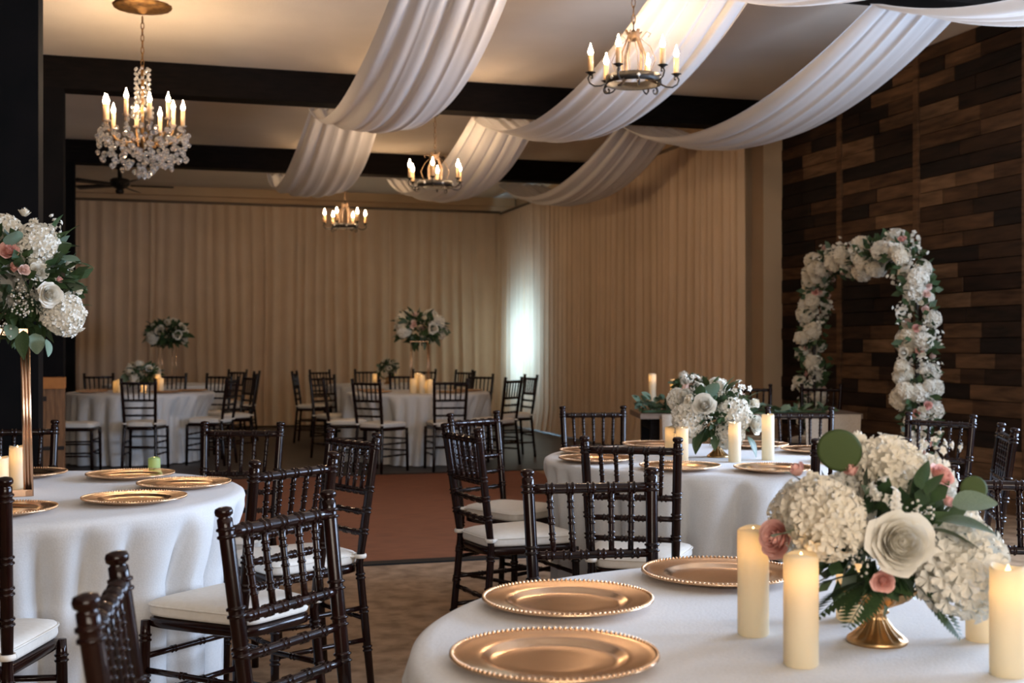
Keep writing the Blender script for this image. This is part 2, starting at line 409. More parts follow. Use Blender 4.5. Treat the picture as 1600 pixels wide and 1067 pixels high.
    a, ra = turned(back(-1, .25), back(1, .25), .0095, (.3, .6), eps=.004); part('back_stretcher', MB().tube(a, ra, 7))
    return P
CH = chair_parts()
T1, T2, T3, T4, T5, T6, T7 = (.624, 2.08), (.945, 5.58), (-1.74, 4.2), (-4.14, 13.57), (-1.05, 13.57), (-4.69, 16.4), (-1.68, 16.4)
SEATS = []
def chair(bx, by, fx, fy, label, group):
    l = math.hypot(fx, fy); fx /= l; fy /= l
    sx, sy = bx + fx * .25, by + fy * .25
    tb = GT.get(group)
    if tb:
        dx, dy = sx - tb[0], sy - tb[1]; q = math.hypot(dx, dy)
        if q < .99: sx, sy = tb[0] + dx / q * .99, tb[1] + dy / q * .99
    SEATS.append((sx, sy, fx, fy))
    t = thing('chiavari_chair', label, 'chair', (sx, sy, .0), face(fx, fy), group)
    # rest on the thin floor finishes where they lie
    b = -t.location.x * SI + t.location.y * CO
    a = t.location.x * CO + t.location.y * SI
    if b > 11.93: t.location.z = .0045
    elif b > 7.09 and -2.2 < a < 3.75: t.location.z = .004
    for nm, me, lab, sub in CH:
        o = ob(nm, me, t)
        if lab: o['label'] = lab
        if sub: ob(sub[0], sub[1], o)
g1, g2, g3, g4, g5, g6, g7, g8 = ('chairs at the foreground table', 'chairs at the middle table', 'chairs at the left table', 'chairs at the far left table', 'chairs behind the far left table', 'chairs at the far right table', 'chairs behind the far right table', 'chairs behind the wooden head table')
GT = {g1: T1, g2: T2, g3: T3, g4: T4, g5: T6, g6: T5, g7: T7}
D = 'dark wooden chair '
for c in [
 (-.590, 1.76, .98, .2, D + 'cut off by the bottom edge, seen edge-on at lower left', g1),
 (-.497, 2.605, .87, -.49, D + 'with largest back, left of the foreground table', g1),
 (.232, 3.185, .16, -.99, D + 'behind the two nearest gold chargers', g1),
 (1.375, 3.30, -.2, -.98, D + 'cut off by the right edge, behind the foreground bouquet', g1),
 (.43, 4.40, .22, .97, D + 'with its back to us at the front of the middle table', g2),
 (1.24, 4.32, -.15, .99, D + 'mostly hidden behind the round green leaf of the foreground bouquet', g2),
 (2.04, 5.05, -.97, .23, D + 'seen edge-on at the right end of the middle table', g2),
 (2.06, 5.95, -.74, -.67, D + 'turned slantwise, under the right leg of the flower arch', g2),
 (1.55, 6.60, -.1, -1, D + 'behind the tallest candle of the middle table', g2),
 (.50, 6.60, .1, -1, D + 'at the far left of the middle table, before the garland', g2),
 (-.21, 5.04, .9, .44, D + 'at the left end of the middle table, nearer of the two', g2),
 (-.19, 6.08, .75, -.66, D + 'at the left end of the middle table, farther of the two', g2),
 (-.645, 3.62, -.84, .54, D + 'at the left table with its whole ivory cushion in view', g3),
 (-.62, 4.73, -.78, -.63, D + 'at the left table, standing at the edge of the dance floor', g3),
 (-1.17, 5.28, -.1, -1, D + 'facing us across the left table, behind the gold chargers', g3),
 (-1.45, 3.08, -.1, 1, D + 'cut off by the left edge, in front of the left table', g3),
 (-2.15, 5.25, .3, -.95, D + 'behind the gold flower stand at the left edge', g3),
 (-3.78, 12.3, -.05, 1, D + 'with its back to us at the front of the far left table', g4),
 (-4.66, 12.3, 1, .12, D + 'left one before the far left table, its back hidden', g4),
 (-5.03, 14.8, .5, -.85, D + 'at the back left of the far left table', g4),
 (-4.15, 14.85, 0, -1, D + 'facing us behind the low bouquet of the far left table', g4),
 (-3.55, 14.75, -.3, -.95, D + 'at the back right of the far left table', g4),
 (-3.02, 13.1, -1, .15, D + 'at the right end of the far left table, cushion in view', g4),
 (-3.05, 14.1, -.8, -.6, D + 'right of the far left table, turned towards its back', g4),
 (-3.4, 16.2, -1, 0, D + 'seen edge-on, rightmost beyond the far left table', g5),
 (-4.06, 17.2, -.5, -.87, D + 'before the far drapes, beyond the far left table', g5),
 (-5.8, 16.2, 1, 0, D + 'seen edge-on beside the farthest black post', g5),
 (-1.46, 12.15, .5, .85, D + 'back to us, left one before the far right table', g6),
 (-.62, 12.3, -.22, .97, D + 'back to us, right one before the far right table', g6),
 (-1.98, 12.75, 1, .15, D + 'seen edge-on at the left end of the far right table', g6),
 (-2.0, 13.95, .7, -.7, D + 'at the back left of the far right table', g6),
 (-1.32, 14.85, .1, -1, D + 'facing us behind the candle cluster of the far right table', g6),
 (-.38, 14.6, -.5, -.85, D + 'at the back right of the far right table', g6),
 (.0, 12.95, -.85, .5, D + 'at the right end of the far right table, cushion in view', g6),
 (.22, 14.15, -.9, -.4, D + 'before the glowing drape, right of the far right table', g6),
 (-2.8, 16.2, 1, 0, D + 'seen edge-on, leftmost beyond the far right table', g7),
 (-2.72, 17.2, .7, -.7, D + 'slantwise before the far drapes, left beyond the far right table', g7),
 (-2.1, 17.6, .2, -1, D + 'facing us left of the farthest low bouquet', g7),
 (-1.27, 17.6, -.2, -1, D + 'facing us under the tall bouquet, right of the farthest low bouquet', g7),
 (-.70, 17.1, -.7, -.7, D + 'slantwise before the far drapes, near the corner', g7),
 (-.60, 16.1, -1, 0, D + 'seen edge-on, rightmost beyond the far right table', g7),
 (2.70, 10.62, -.45, -.9, D + 'behind the head table, at the left leg of the flower arch', g8),
 (2.08, 10.60, -.1, -1, D + 'behind the head table, beside the tan pilaster', g8)]: chair(*c)

# ------------------------------------------------------------------ round tables
TZ = .765
def table(x, y, label, seed, R=.80, z0=.0):
    rg = random.Random(seed); t = thing('banquet_table', label, 'table', (x, y, z0), 0, 'round tables under white cloths')
    nf = 29; ph = [rg.uniform(0, 6.28) for _ in range(6)]; wid = [rg.uniform(.7, 1.3) for _ in range(nf)]
    tot = sum(wid); edges = [0]
    for q in wid: edges.append(edges[-1] + q / tot * 2 * PI)
    amp = [rg.uniform(.7, 1.3) for _ in range(nf)]
    def fold(a):
        a = (a + ph[0]) % (2 * PI)
        for i in range(nf):
            if a < edges[i + 1]:
                u = (a - edges[i]) / (edges[i + 1] - edges[i]); return amp[i] * (math.sin(PI * u) ** .65) - .78
        return 0
    n = 300; rows_ = [(.02, TZ), (.25, TZ), (.5, TZ), (.68, TZ), (R - .04, TZ), (R - .018, TZ - .002), (R - .005, TZ - .010), (R, TZ - .026)]
    vs = []
    for r, z in rows_:
        for j in range(n): a = 2 * PI * j / n; vs.append((r * math.cos(a), r * math.sin(a), z))
    nd = 26; near = []
    for sx, sy, fx, fy in SEATS:
        q = math.hypot(sx - x, sy - y)
        if q < 1.35:
            gx, gy = fy, -fx; cs_ = [(sx + fx * .215 * i + gx * .205 * j - x, sy + fy * .215 * i + gy * .205 * j - y) for i in (-1, 1) for j in (-1, 0, 1)]
            near.append((min(math.hypot(*c) for c in cs_) - .012, math.atan2(sy - y, sx - x) % (2 * PI)))
    for i in range(1, nd + 1):
        v = i / nd; z = (TZ - .026) * (1 - v) + .012 * v
        for j in range(n):
            a = 2 * PI * j / n; f = fold(a + .05 * math.sin(v * 2.2 + ph[1]))
            r = R + .004 + (.012 + .15 * f) * v ** .55 + .008 * math.sin(a * 5 + ph[2]) * v
            if r < R - .14 * v: r = R - .14 * v
            for rf, ca in near:
                if z < .74:
                    dl = abs((a - ca + PI) % (2 * PI) - PI) * rf
                    k_ = 1 - min(1, max(0, (dl - .27) / .10)); k_ *= min(1, (.74 - z) / .22)
                    tg = rf - .03 + .085 * min(f, .3)
                    if k_ > 0 and r > tg: r = r + (tg - r) * k_
            vs.append((r * math.cos(a), r * math.sin(a), z))
    k = len(rows_) + nd
    fs = [(i * n + j, i * n + (j + 1) % n, (i + 1) * n + (j + 1) % n, (i + 1) * n + j) for i in range(k - 1) for j in range(n)] + [tuple(range(n))]
    mb = MB(); mb.add(vs, fs); mb.build('tablecloth', 'white_linen', t)
    tb = MB().lathe([(.01, TZ - .004), (R - .045, TZ - .004), (R - .045, TZ - .03), (.01, TZ - .03)], 48)
    tb.lathe([(.05, 0), (.05, TZ - .03)], 12); tb.lathe([(.01, .0), (.25, .0), (.25, .03), (.05, .05)], 24)
    tb.build('tabletop', 'table_wood', t)
B_ = 'round table under white floor-length cloth, '
table(*T1, B_ + 'in the right foreground', 1)
table(*T2, B_ + 'middle distance at right, eight chairs around', 2)
table(*T3, B_ + 'at the left with a gold flower stand', 3)
table(*T4, B_ + 'far left, behind the wooden box stand', 4, z0=.0045)
table(*T5, B_ + 'far right, with a candle cluster', 5, z0=.0045)
table(*T6, B_ + 'farthest left, under the farther tall bouquet', 6, z0=.0045)
table(*T7, B_ + 'farthest right, with a low bouquet', 8, z0=.0045)

# ------------------------------------------------------------------ charger plates
def charger_mesh():
    pr = [(.001, .006), (.060, .0065), (.094, .006), (.106, .0085), (.113, .0135), (.119, .0152), (.128, .0160), (.150, .0185), (.161, .0205), (.1655, .0200), (.167, .0175),
          (.160, .0145), (.128, .0095), (.112, .003), (.095, 0), (.001, 0)]
    return MB().lathe(pr, 64).mesh('plate', 'gold_charger')
CHM = charger_mesh()
bd = MB()
for i in range(110): a = 2 * PI * i / 110; bd.ball((.1635 * math.cos(a), .1635 * math.sin(a), .0205), .0036, 5, 3)
BDM = bd.mesh('beaded_rim', 'gold_charger')
def charger(x, y, label, group, z=TZ):
    t = thing('charger_plate', label, 'plate', (x, y, z + .0005), random.uniform(0, 6), group)
    ob('plate', CHM, t); q = ob('beaded_rim', BDM, t); q['kind'] = 'stuff'
gA, gB, gC = 'gold chargers on the foreground table', 'gold chargers on the middle table', 'gold chargers on the left table'
GC = 'round gold charger plate, '
for p, l in zip([(.108, 2.363), (.067, 1.931), (.448, 2.642)], ['second nearest on the foreground table', 'nearest to us at the bottom edge', 'behind the left candle of the foreground table']): charger(*p, GC + l, gA)
for p, l in zip([(.392, 5.735), (.371, 5.344), (.690, 5.003), (1.065, 4.924), (1.219, 6.10), (1.45, 5.80), (.721, 6.12), (1.50, 5.33)],
    ['at the left edge of the middle table, farther of two', 'at the left edge of the middle table, nearer of two', 'front of the middle table, left of the candles', 'front of the middle table, below the tallest candle', 'back of the middle table, behind the candles', 'right back of the middle table', 'back of the middle table, left of the bouquet', 'right edge of the middle table behind the foreground bouquet']): charger(*p, GC + l, gB)
for p, l in zip([(-1.468, 4.679), (-1.179, 4.374), (-1.227, 3.952), (-1.547, 3.674), (-1.90, 4.72)],
    ['back of the left table, before the green votive', 'rightmost on the left table', 'nearest us of three on the left table', 'front of the left table, crossed by a chair post', 'behind the gold flower stand']): charger(*p, GC + l, gC)
for T, nmT in ((T4, 'far left'), (T5, 'far right')):
    for k, (dx, dy) in enumerate(((-.42, -.38), (.40, -.40), (.55, .10), (-.55, .15))):
        charger(T[0] + dx, T[1] + dy, GC + ('front left', 'front right', 'right side', 'left side')[k] + ' of the ' + nmT + ' table', 'gold chargers on the far tables', TZ + .0045)

# ------------------------------------------------------------------ pillar candles
def candle_meshes(h, r, m):
    n = 20; pr = [(r * .9, 0), (r, .003), (r, h * .4), (r, h * .8), (r, h - .006), (r * .96, h - .001), (r * .90, h - .001), (r * .80, h - .010), (r * .35, h - .016), (r * .06, h - .017)]
    wb = lambda a, q, z: 1 + (.012 * math.sin(3 * a + 1) if z > h * .9 else 0)
    def tilt(v):
        x, y, z = v; return (x, y, z + (.003 * math.sin(math.atan2(y, x) * 2 + .6) if z > h - .004 and math.hypot(x, y) > r * .7 else 0))
    mb = MB().lathe(pr, n, wob=wb); mb.v = [tilt(v) for v in mb.v]
    fl = MB().lathe([(.0005, 0), (.004, .004), (.0055, .010), (.004, .018), (.0005, .026)], 8)
    lit = MB().ball((0, 0, 0), .006, 8, 5)
    return mb.mesh('wax', m), fl.mesh('flame_tip', 'flame_led'), lit.mesh('lamp', 'flame_led')
CM = {}
def candle(x, y, h, label, group, r=.0275, z=TZ, m='wax_ivory'):
    k = (round(h, 3), r, m)
    if k not in CM: CM[k] = candle_meshes(h, r, m)
    t = thing('pillar_candle', label, 'candle', (x, y, z + .0005), random.uniform(0, 6), group)
    ob('wax', CM[k][0], t); f = ob('flame_tip', CM[k][1], t, (0, 0, h - .024)); f['label'] = 'small glowing flame tip'
    if m == 'wax_green': return
    l = bpy.data.lights.new('candle_glow', 'POINT'); l.energy = .06; l.color = (1, .52, .18); l.shadow_soft_size = .004
    ob('candle_glow', l, t, (0, 0, h - .036))
P_ = 'ivory pillar candle, '
for (x, y), h, l in (((.423, 2.132), .188, 'left of the bouquet on the foreground table'), ((.458, 1.927), .178, 'nearest, in front of the bouquet on the foreground table'), ((.763, 1.870), .168, 'cut by the right edge of the picture'), ((.628, 2.252), .13, 'behind the gold vase on the foreground table'), ((.810, 2.095), .13, 'under the right white hydrangea on the foreground table')):
    candle(x, y, h, P_ + l, 'candles on the foreground table')
for (x, y), h, l in (((.750, 5.360), .15, 'second from left on the middle table'), ((.737, 5.644), .135, 'leftmost on the middle table'), ((.976, 5.331), .175, 'before the middle bouquet'), ((1.141, 5.421), .205, 'tallest and rightmost on the middle table')):
    candle(x, y, h, P_ + l, 'candles on the middle table')
candle(-1.722, 4.09, .135, P_ + 'at the left picture edge inside the gold stand', 'candles on the left table')
candle(-1.700, 4.18, .165, P_ + 'taller one inside the gold stand', 'candles on the left table')
candle(-1.44, 4.895, .06, 'small pale green votive at the back of the left table', 'candles on the left table', .024, m='wax_green')
for k, (dx, dy, h) in enumerate(((-.06, -.50, .16), (.03, -.53, .20), (.05, -.44, .13), (.12, -.50, .15), (-.02, -.42, .22))):
    candle(T5[0] + dx + .05, T5[1] + dy, h, P_ + ('leftmost', 'front centre', 'small rear', 'rightmost', 'tallest rear')[k] + ' of the cluster on the far right table', 'candle cluster on the far right table', .035, TZ + .0045)
for k, (dx, dy, h) in enumerate(((-.20, -.25, .13), (-.12, -.35, .15), (.22, -.1, .2), (.28, -.2, .16), (.12, -.3, .1))):
    candle(T4[0] + dx, T4[1] + dy, h, P_ + ('leftmost', 'second from left', 'tall, right of the bouquet', 'rightmost', 'low, right front')[k] + ' on the far left table', 'candles on the far left table', .03, TZ + .0045)
for k, (dx, dy, h) in enumerate(((-.16, -.1, .14), (.12, .0, .2))):
    candle(T7[0] + dx, T7[1] + dy, h, P_ + ('left', 'right')[k] + ' of the low bouquet on the farthest right table', 'candles on the farthest right table', .03, TZ + .0045)

# ------------------------------------------------------------------ flowers
def hydrangea(seed, m='petal_white'):
    rg = random.Random(seed); mb = MB(); N = 130
    mb.ball((0, 0, 0), .70, 10, 6)
    lob = [(Vector((rg.gauss(0, 1), rg.gauss(0, 1), rg.gauss(0, 1))).normalized(), rg.uniform(.05, .14)) for _ in range(9)]
    for i in range(N):
        z = 1 - 1.85 * (i + .5) / N; ph = i * 2.39996; q = math.sqrt(max(0, 1 - z * z))
        n0 = Vector((q * math.cos(ph), q * math.sin(ph), z)); rad = .84 + sum(h * max(0, n0.dot(d)) ** 6 for d, h in lob) + rg.uniform(-.06, .07)
        c = n0 * rad; nrm = (n0 + Vector([rg.uniform(-.42, .42) for _ in range(3)])).normalized()
        u = nrm.orthogonal().normalized(); u.rotate(Matrix.Rotation(rg.uniform(0, 6.28), 3, nrm)); w_ = nrm.cross(u); s = rg.uniform(.17, .24); cup = rg.uniform(.02, .11)
        for k in range(4):
            a = k * PI / 2 + rg.uniform(-.15, .15); d = u * math.cos(a) + w_ * math.sin(a); e = nrm.cross(d)
            mb.add([c - nrm * .04, c + d * s * .55 + e * s * .46 + nrm * (cup + .02), c + d * s * 1.05 + e * s * .26 + nrm * cup, c + d * s * 1.05 - e * s * .26 + nrm * cup, c + d * s * .55 - e * s * .46 + nrm * (cup + .02), c + d * s * .6 + nrm * (cup * .5 - .01)],
                   [(0, 5, 1), (1, 5, 2), (2, 5, 3), (3, 5, 4), (4, 5, 0)])
    return mb.mesh('hydrangea', m, False)
def rose(seed, m, n=30, tight=1.0):
    rg = random.Random(seed); mb = MB()
    mb.ball((0, 0, .05), .35, 8, 5)
    for i in range(n):
        t = i / (n - 1); ph = i * 2.39996 + rg.uniform(-.25, .25)
        r0 = .07 + .62 * t ** .95; H = .84 - .42 * t + rg.uniform(-.04, .04); wd = 1.5 - .6 * t; op = (.03 + .42 * t ** 2.0) * tight
        def fn(u, v, r0=r0, H=H, wd=wd, op=op, ph=ph):
            x = u * 2 - 1; sh = math.sin(PI * (.12 + .80 * v)) ** .6
            a = ph + x * wd * sh; r = r0 * (.35 + .65 * math.sin(min(1, v * 1.3) * PI / 2)) + op * v ** 3 * .75
            z = -.35 + (H + .35) * v - op * .45 * v ** 4 - .10 * x * x * v
            r += .05 * x * x * v * op
            return (r * math.cos(a), r * math.sin(a), z)
        mb.grid(fn, 5, 5)
    return mb.mesh('rose', m)
def stock(seed):
    rg = random.Random(seed); mb = MB()
    for i in range(16):
        c = Vector((rg.gauss(0, .38), rg.gauss(0, .38), rg.uniform(-.8, 1.0)))
        nrm = (Vector((c.x, c.y, .35))).normalized(); u = nrm.orthogonal().normalized(); w_ = nrm.cross(u)
        for k in range(5):
            a = k * 1.2566 + i; d = u * math.cos(a) + w_ * math.sin(a); e = nrm.cross(d); s = .30
            mb.add([c, c + d * s * .6 + e * s * .42 + nrm * .10, c + d * s * 1.1 + nrm * .04, c + d * s * .6 - e * s * .42 + nrm * .10], [(0, 1, 2), (0, 2, 3)])
        mb.ball(c, .14, 6, 4)
    return mb.mesh('stock_flower', 'petal_white')
def breath(seed):
    rg = random.Random(seed); mb = MB()
    for i in range(46):
        mb.ball((rg.gauss(0, .5), rg.gauss(0, .3), rg.gauss(0, .5)), rg.uniform(.055, .10), 6, 4)
    return mb.mesh('babys_breath', 'petal_white')
def leaf_mesh(m, L=1, wd=.38, curl=.25, tip=1.0):
    def fn(u, v):
        x = (v * 2 - 1); q = math.sin(PI * min(1, u ** .8 * .97 + .015)) ** tip * wd
        return (x * q, u * L, -curl * u * u + .18 * abs(x) * q)
    return MB().grid(fn, 8, 4).mesh('leaf', m)
def disc_leaf():
    mb = MB().lathe([(.002, .10), (.3, .10), (.6, .075), (.85, .035), (1, 0), (.98, -.02), (.6, .05), (.002, .07)], 28, wob=lambda a, r, z: 1 + .05 * math.cos(a) + .025 * math.sin(2 * a))
    return mb.mesh('round_leaf', 'leaf_bright')
def frond(m='leaf_dark'):
    mb = MB()
    mb.tube([(0, 0, 0), (0, .5, -.05), (0, 1, -.2)], [.012, .010, .004], 5)
    for i in range(13):
        t = .12 + .86 * i / 12; L = .32 * math.sin(PI * (.2 + .75 * t)) + .04
        for s in (-1, 1):
            p = Vector((0, t, -.2 * t * t)); d = Vector((s * .85, .5, -.12)).normalized(); e = Vector((-s * .5, .85, 0)).normalized() * L * .17
            mb.add([p, p + d * L * .5 + e, p + d * L, p + d * L * .5 - e], [(0, 1, 2, 3)])
    return mb.mesh('fern_frond', m)
FM = {'hyd': [('hydrangea', hydrangea(i, 'petal_cream' if i == 1 else 'petal_white')) for i in range(3)],
      'rose_w': [('rose', rose(5, 'petal_white', 34)), ('rose', rose(6, 'petal_white', 30, .85))], 'rose_p': [('rose', rose(7, 'petal_pink', 28, .8))],
      'rose_b': [('rose', rose(8, 'petal_blush', 20, .8))], 'bud_p': [('rosebud', rose(9, 'petal_pink', 11, .45))], 'bud_w': [('rosebud', rose(10, 'petal_cream', 11, .45))],
      'stock': [('stock_flower', stock(1)), ('stock_flower', stock(2))], 'bb': [('babys_breath', breath(1)), ('babys_breath', breath(2))],
      'disc': [('round_leaf', disc_leaf())]}
LEAF = {'dark': leaf_mesh('leaf_dark', 1, .26, .3), 'sage': leaf_mesh('leaf_sage', 1, .42, .15, .7), 'green': leaf_mesh('leaf_bright', 1, .30, .25), 'frond': frond()}
FC = [0]
def bloom(parent, kind, x, y, z, r, c=(0, 0, 0), tilt=None):
    FC[0] += 1; rg = random.Random(FC[0] * 13 + 5); nm_, me = FM[kind][FC[0] % len(FM[kind])]
    d = Vector((x, y, z)) - Vector(c) if tilt is None else Vector(tilt)
    q = d.normalized().to_track_quat('Z', 'Y').to_matrix() @ Matrix.Rotation(rg.uniform(0, 6.28), 3, 'Z')
    s = r * {'hyd': .92, 'rose_w': .98, 'rose_p': 1.0, 'rose_b': 1.0, 'bud_p': 1.35, 'bud_w': 1.35}.get(kind, 1)
    o = ob(nm_, me, parent, (x, y, z), q.to_euler(), s)
    if kind in ('bb', 'stock'): o['kind'] = 'stuff'
    return o
def leaf(parent, kind, p, d, L, roll=0):
    q = Vector(d).normalized().to_track_quat('Y', 'Z').to_matrix() @ Matrix.Rotation(roll, 3, 'Y')
    return ob('fern_frond' if kind == 'frond' else 'leaf', LEAF[kind], parent, p, q.to_euler(), L)
def foliage(parent, c, rad, n, seed, size=.05, mats=('leaf_dark',)):
    """dense inner greenery, too small to pick apart"""
    rg = random.Random(seed); mb = MB()
    for i in range(n):
        u = Vector((rg.gauss(0, 1), rg.gauss(0, 1), rg.gauss(0, 1))).normalized(); k = rg.uniform(.55, 1)
        p = Vector((c[0] + u.x * rad[0] * k, c[1] + u.y * rad[1] * k, c[2] + u.z * rad[2] * k))
        d = (u + Vector([rg.uniform(-.6, .6) for _ in range(3)])).normalized(); e = d.cross(Vector((rg.uniform(-1, 1), rg.uniform(-1, 1), rg.uniform(-1, 1)))).normalized() * size * .28
        L = size * rg.uniform(.6, 1.2)
        mb.add([p, p + d * L * .5 + e, p + d * L, p + d * L * .5 - e], [(0, 1, 2, 3)])
    o = mb.build('greenery', mats[0], parent); o['kind'] = 'stuff'; return o
def ur_vase(parent, h=.105):
    n = 40; flute = lambda a, r, z: 1 + (.085 * math.cos(a * 14) if .012 < z < h * .95 else 0)
    pr = [(.002, 0), (.050, 0), (.0515, .004), (.049, .009), (.040, .014), (.027, .028), (.017, .045), (.0135, .054), (.019, .058), (.019, .062), (.014, .066), (.026, .072), (.048, .084), (.060, .098), (.063, h), (.058, h), (.05, .09), (.002, .085)]; pr = [(r, z * .88) for r, z in pr]
    return MB().lathe(pr, 56, wob=flute).build('vase', 'gold_vase', parent)
def arrangement(name, label, x, y, z, specs, center, leaves, core, n_core, seed, group, size=.05):
    t = thing(name, label, 'flowers', (x, y, z + .0005), 0, group)
    for k, a, b, c, r in specs:
        if k == 'disc': bloom(t, k, a, b, c, r, tilt=(-.12, -1, .22))
        elif k in ('rose_w', 'rose_p'): bloom(t, k, a, b, c, r, tilt=Vector((a, b, c)) - Vector(center) + Vector((0, -.08, .03)))
        else: bloom(t, k, a, b, c, r, center)
    foliage(t, core[:3], core[3:], n_core, seed, size)
    for k, p, d, L, roll in leaves: leaf(t, k, p, d, L, roll)
    return t
S1 = [('hyd', -.113, -.100, .224, .071), ('hyd', .111, -.090, .143, .084), ('rose_w', -.009, -.150, .192, .061), ('hyd', .026, .020, .292, .064), ('hyd', .104, .080, .263, .059),
 ('rose_p', -.182, -.060, .186, .038), ('rose_p', .091, -.050, .287, .027), ('rose_p', -.035, -.150, .133, .022), ('bud_p', -.135, 0, .292, .015), ('bud_p', -.051, -.030, .294, .013),
 ('stock', -.011, -.100, .259, .035), ('stock', .101, 0, .332, .028), ('bud_w', -.151, -.030, .257, .016), ('disc', -.068, -.020, .328, .037), ('disc', .157, -.020, .263, .023), ('bud_w', -.019, .040, .340, .018),
 ('hyd', -.030, .050, .227, .067), ('hyd', .131, .060, .169, .079), ('bud_p', .099, -.060, .247, .011), ('bud_w', -.082, .020, .341, .013), ('bb', -.074, -.110, .167, .031), ('bb', .043, -.100, .236, .031), ('bb', .067, -.120, .156, .025),
 ('hyd', -.10, .09, .20, .07), ('rose_w', .02, .14, .22, .05)]
L1 = [('dark', (.06, -.12, .225), (.7, -.5, .1), .09, .2), ('dark', (.05, -.12, .21), (.8, -.5, -.05), .085, -.3), ('sage', (.10, -.08, .245), (.8, -.2, .15), .07, .5), ('dark', (-.10, -.04, .26), (-.8, -.2, .25), .07, 0), ('dark', (-.11, -.05, .255), (-.9, -.3, -.1), .06, .3),
 ('dark', (-.13, -.03, .27), (-.5, -.3, .6), .05, -.3), ('frond', (-.03, -.06, .12), (-.75, -.35, -.22), .13, .1), ('frond', (-.02, -.07, .115), (-.55, -.6, -.3), .11, -.2), ('frond', (-.03, -.05, .13), (-.9, -.2, -.05), .12, .3),
 ('dark', (.03, -.10, .12), (.6, -.4, -.5), .075, -.2), ('frond', (.05, -.07, .11), (.5, -.3, -.5), .10, .2), ('dark', (.05, -.08, .27), (-.1, -.3, .9), .06, .6), ('dark', (.06, -.07, .26), (.3, -.3, .8), .05, -.5),
 ('sage', (-.16, -.09, .20), (-.7, -.5, .1), .055, .3), ('green', (.10, 0, .33), (.1, -.2, 1), .03, .2)]
arrangement('flower_arrangement', 'low bouquet of white hydrangeas and roses in a gold vase, right foreground', *T1, TZ, S1, (0, .0, .16), L1, (0, -.01, .18, .13, .10, .09), 420, 1, 'low table bouquets')
ur_vase(bpy.data.objects['flower_arrangement'])
S2 = [('hyd', -.149, -.080, .178, .084), ('hyd', .059, -.080, .198, .087), ('rose_w', -.085, -.150, .242, .060), ('rose_w', .152, -.080, .152, .052), ('rose_b', -.146, 0, .314, .029), ('rose_b', .112, 0, .273, .026), ('hyd', -.175, .050, .259, .059), ('hyd', 0, .030, .304, .065),
 ('stock', .083, 0, .299, .053), ('rose_w', -.156, -.030, .286, .038), ('stock', .144, -.020, .233, .041), ('stock', -.117, 0, .341, .041), ('hyd', .036, -.100, .107, .069), ('bud_w', .157, -.040, .248, .026), ('bud_w', -.143, -.100, .266, .026), ('bb', -.062, -.130, .189, .052), ('hyd', .08, .10, .2, .08), ('hyd', -.08, .10, .2, .08)]
L2 = [('dark', (-.09, -.08, .27), (-.1, -.4, .8), .09, .2), ('sage', (-.06, -.06, .27), (.3, -.4, .7), .10, -.3), ('dark', (.02, -.03, .30), (.3, -.2, .9), .09, .2), ('dark', (.03, -.03, .30), (.5, -.1, .7), .08, .5), ('green', (-.05, 0, .32), (-.2, -.2, .9), .06, 0), ('green', (-.02, 0, .32), (.2, -.2, .9), .06, 0),
 ('dark', (-.08, -.10, .12), (-.5, -.4, -.5), .10, .2), ('dark', (-.10, -.09, .11), (-.3, -.4, -.8), .09, -.2), ('dark', (-.03, -.10, .11), (-.1, -.5, -.5), .08, 0), ('dark', (.12, -.08, .10), (.4, -.3, -.6), .10, .1), ('dark', (.15, -.05, .20), (.8, -.2, .1), .08, .1), ('green', (.19, -.06, .16), (.5, -.2, .4), .05, .2), ('dark', (-.17, -.05, .15), (-.9, -.2, .1), .07, .1), ('dark', (.13, -.03, .27), (.7, -.1, .6), .07, 0)]
t = arrangement('flower_arrangement', 'low bouquet of white roses and hydrangeas in a gold vase, on the middle table', *T2, TZ, S2, (0, 0, .15), L2, (-.01, -.02, .19, .15, .11, .10), 420, 2, 'low table bouquets', .06)
ur_vase(t)
# the tall bouquet on the gold stand
S3 = [('hyd', .131, -.080, .845, .082), ('hyd', .222, -.080, .613, .078), ('rose_w', .199, -.150, .680, .047), ('rose_w', .151, -.120, .756, .039), ('rose_p', .069, -.160, .822, .038), ('rose_b', .122, -.170, .760, .023), ('bud_p', .086, -.160, .769, .017), ('stock', .189, -.020, .729, .040),
 ('bud_w', .056, 0, .965, .020), ('bud_w', .089, 0, .929, .022), ('stock', .159, 0, .918, .031), ('hyd', -.125, -.080, .813, .078), ('hyd', -.094, -.100, .639, .078), ('hyd', -.071, .100, .713, .102), ('hyd', -.049, .050, .890, .081), ('bb', .103, -.160, .690, .047), ('bb', .124, -.160, .637, .047), ('bb', .044, -.120, .574, .043),
 ('rose_w', .014, -.200, .720, .042), ('bud_w', .210, 0, .786, .022), ('bud_p', .205, -.080, .731, .013), ('bud_w', .255, -.04, .70, .018), ('hyd', .12, .09, .72, .08)]
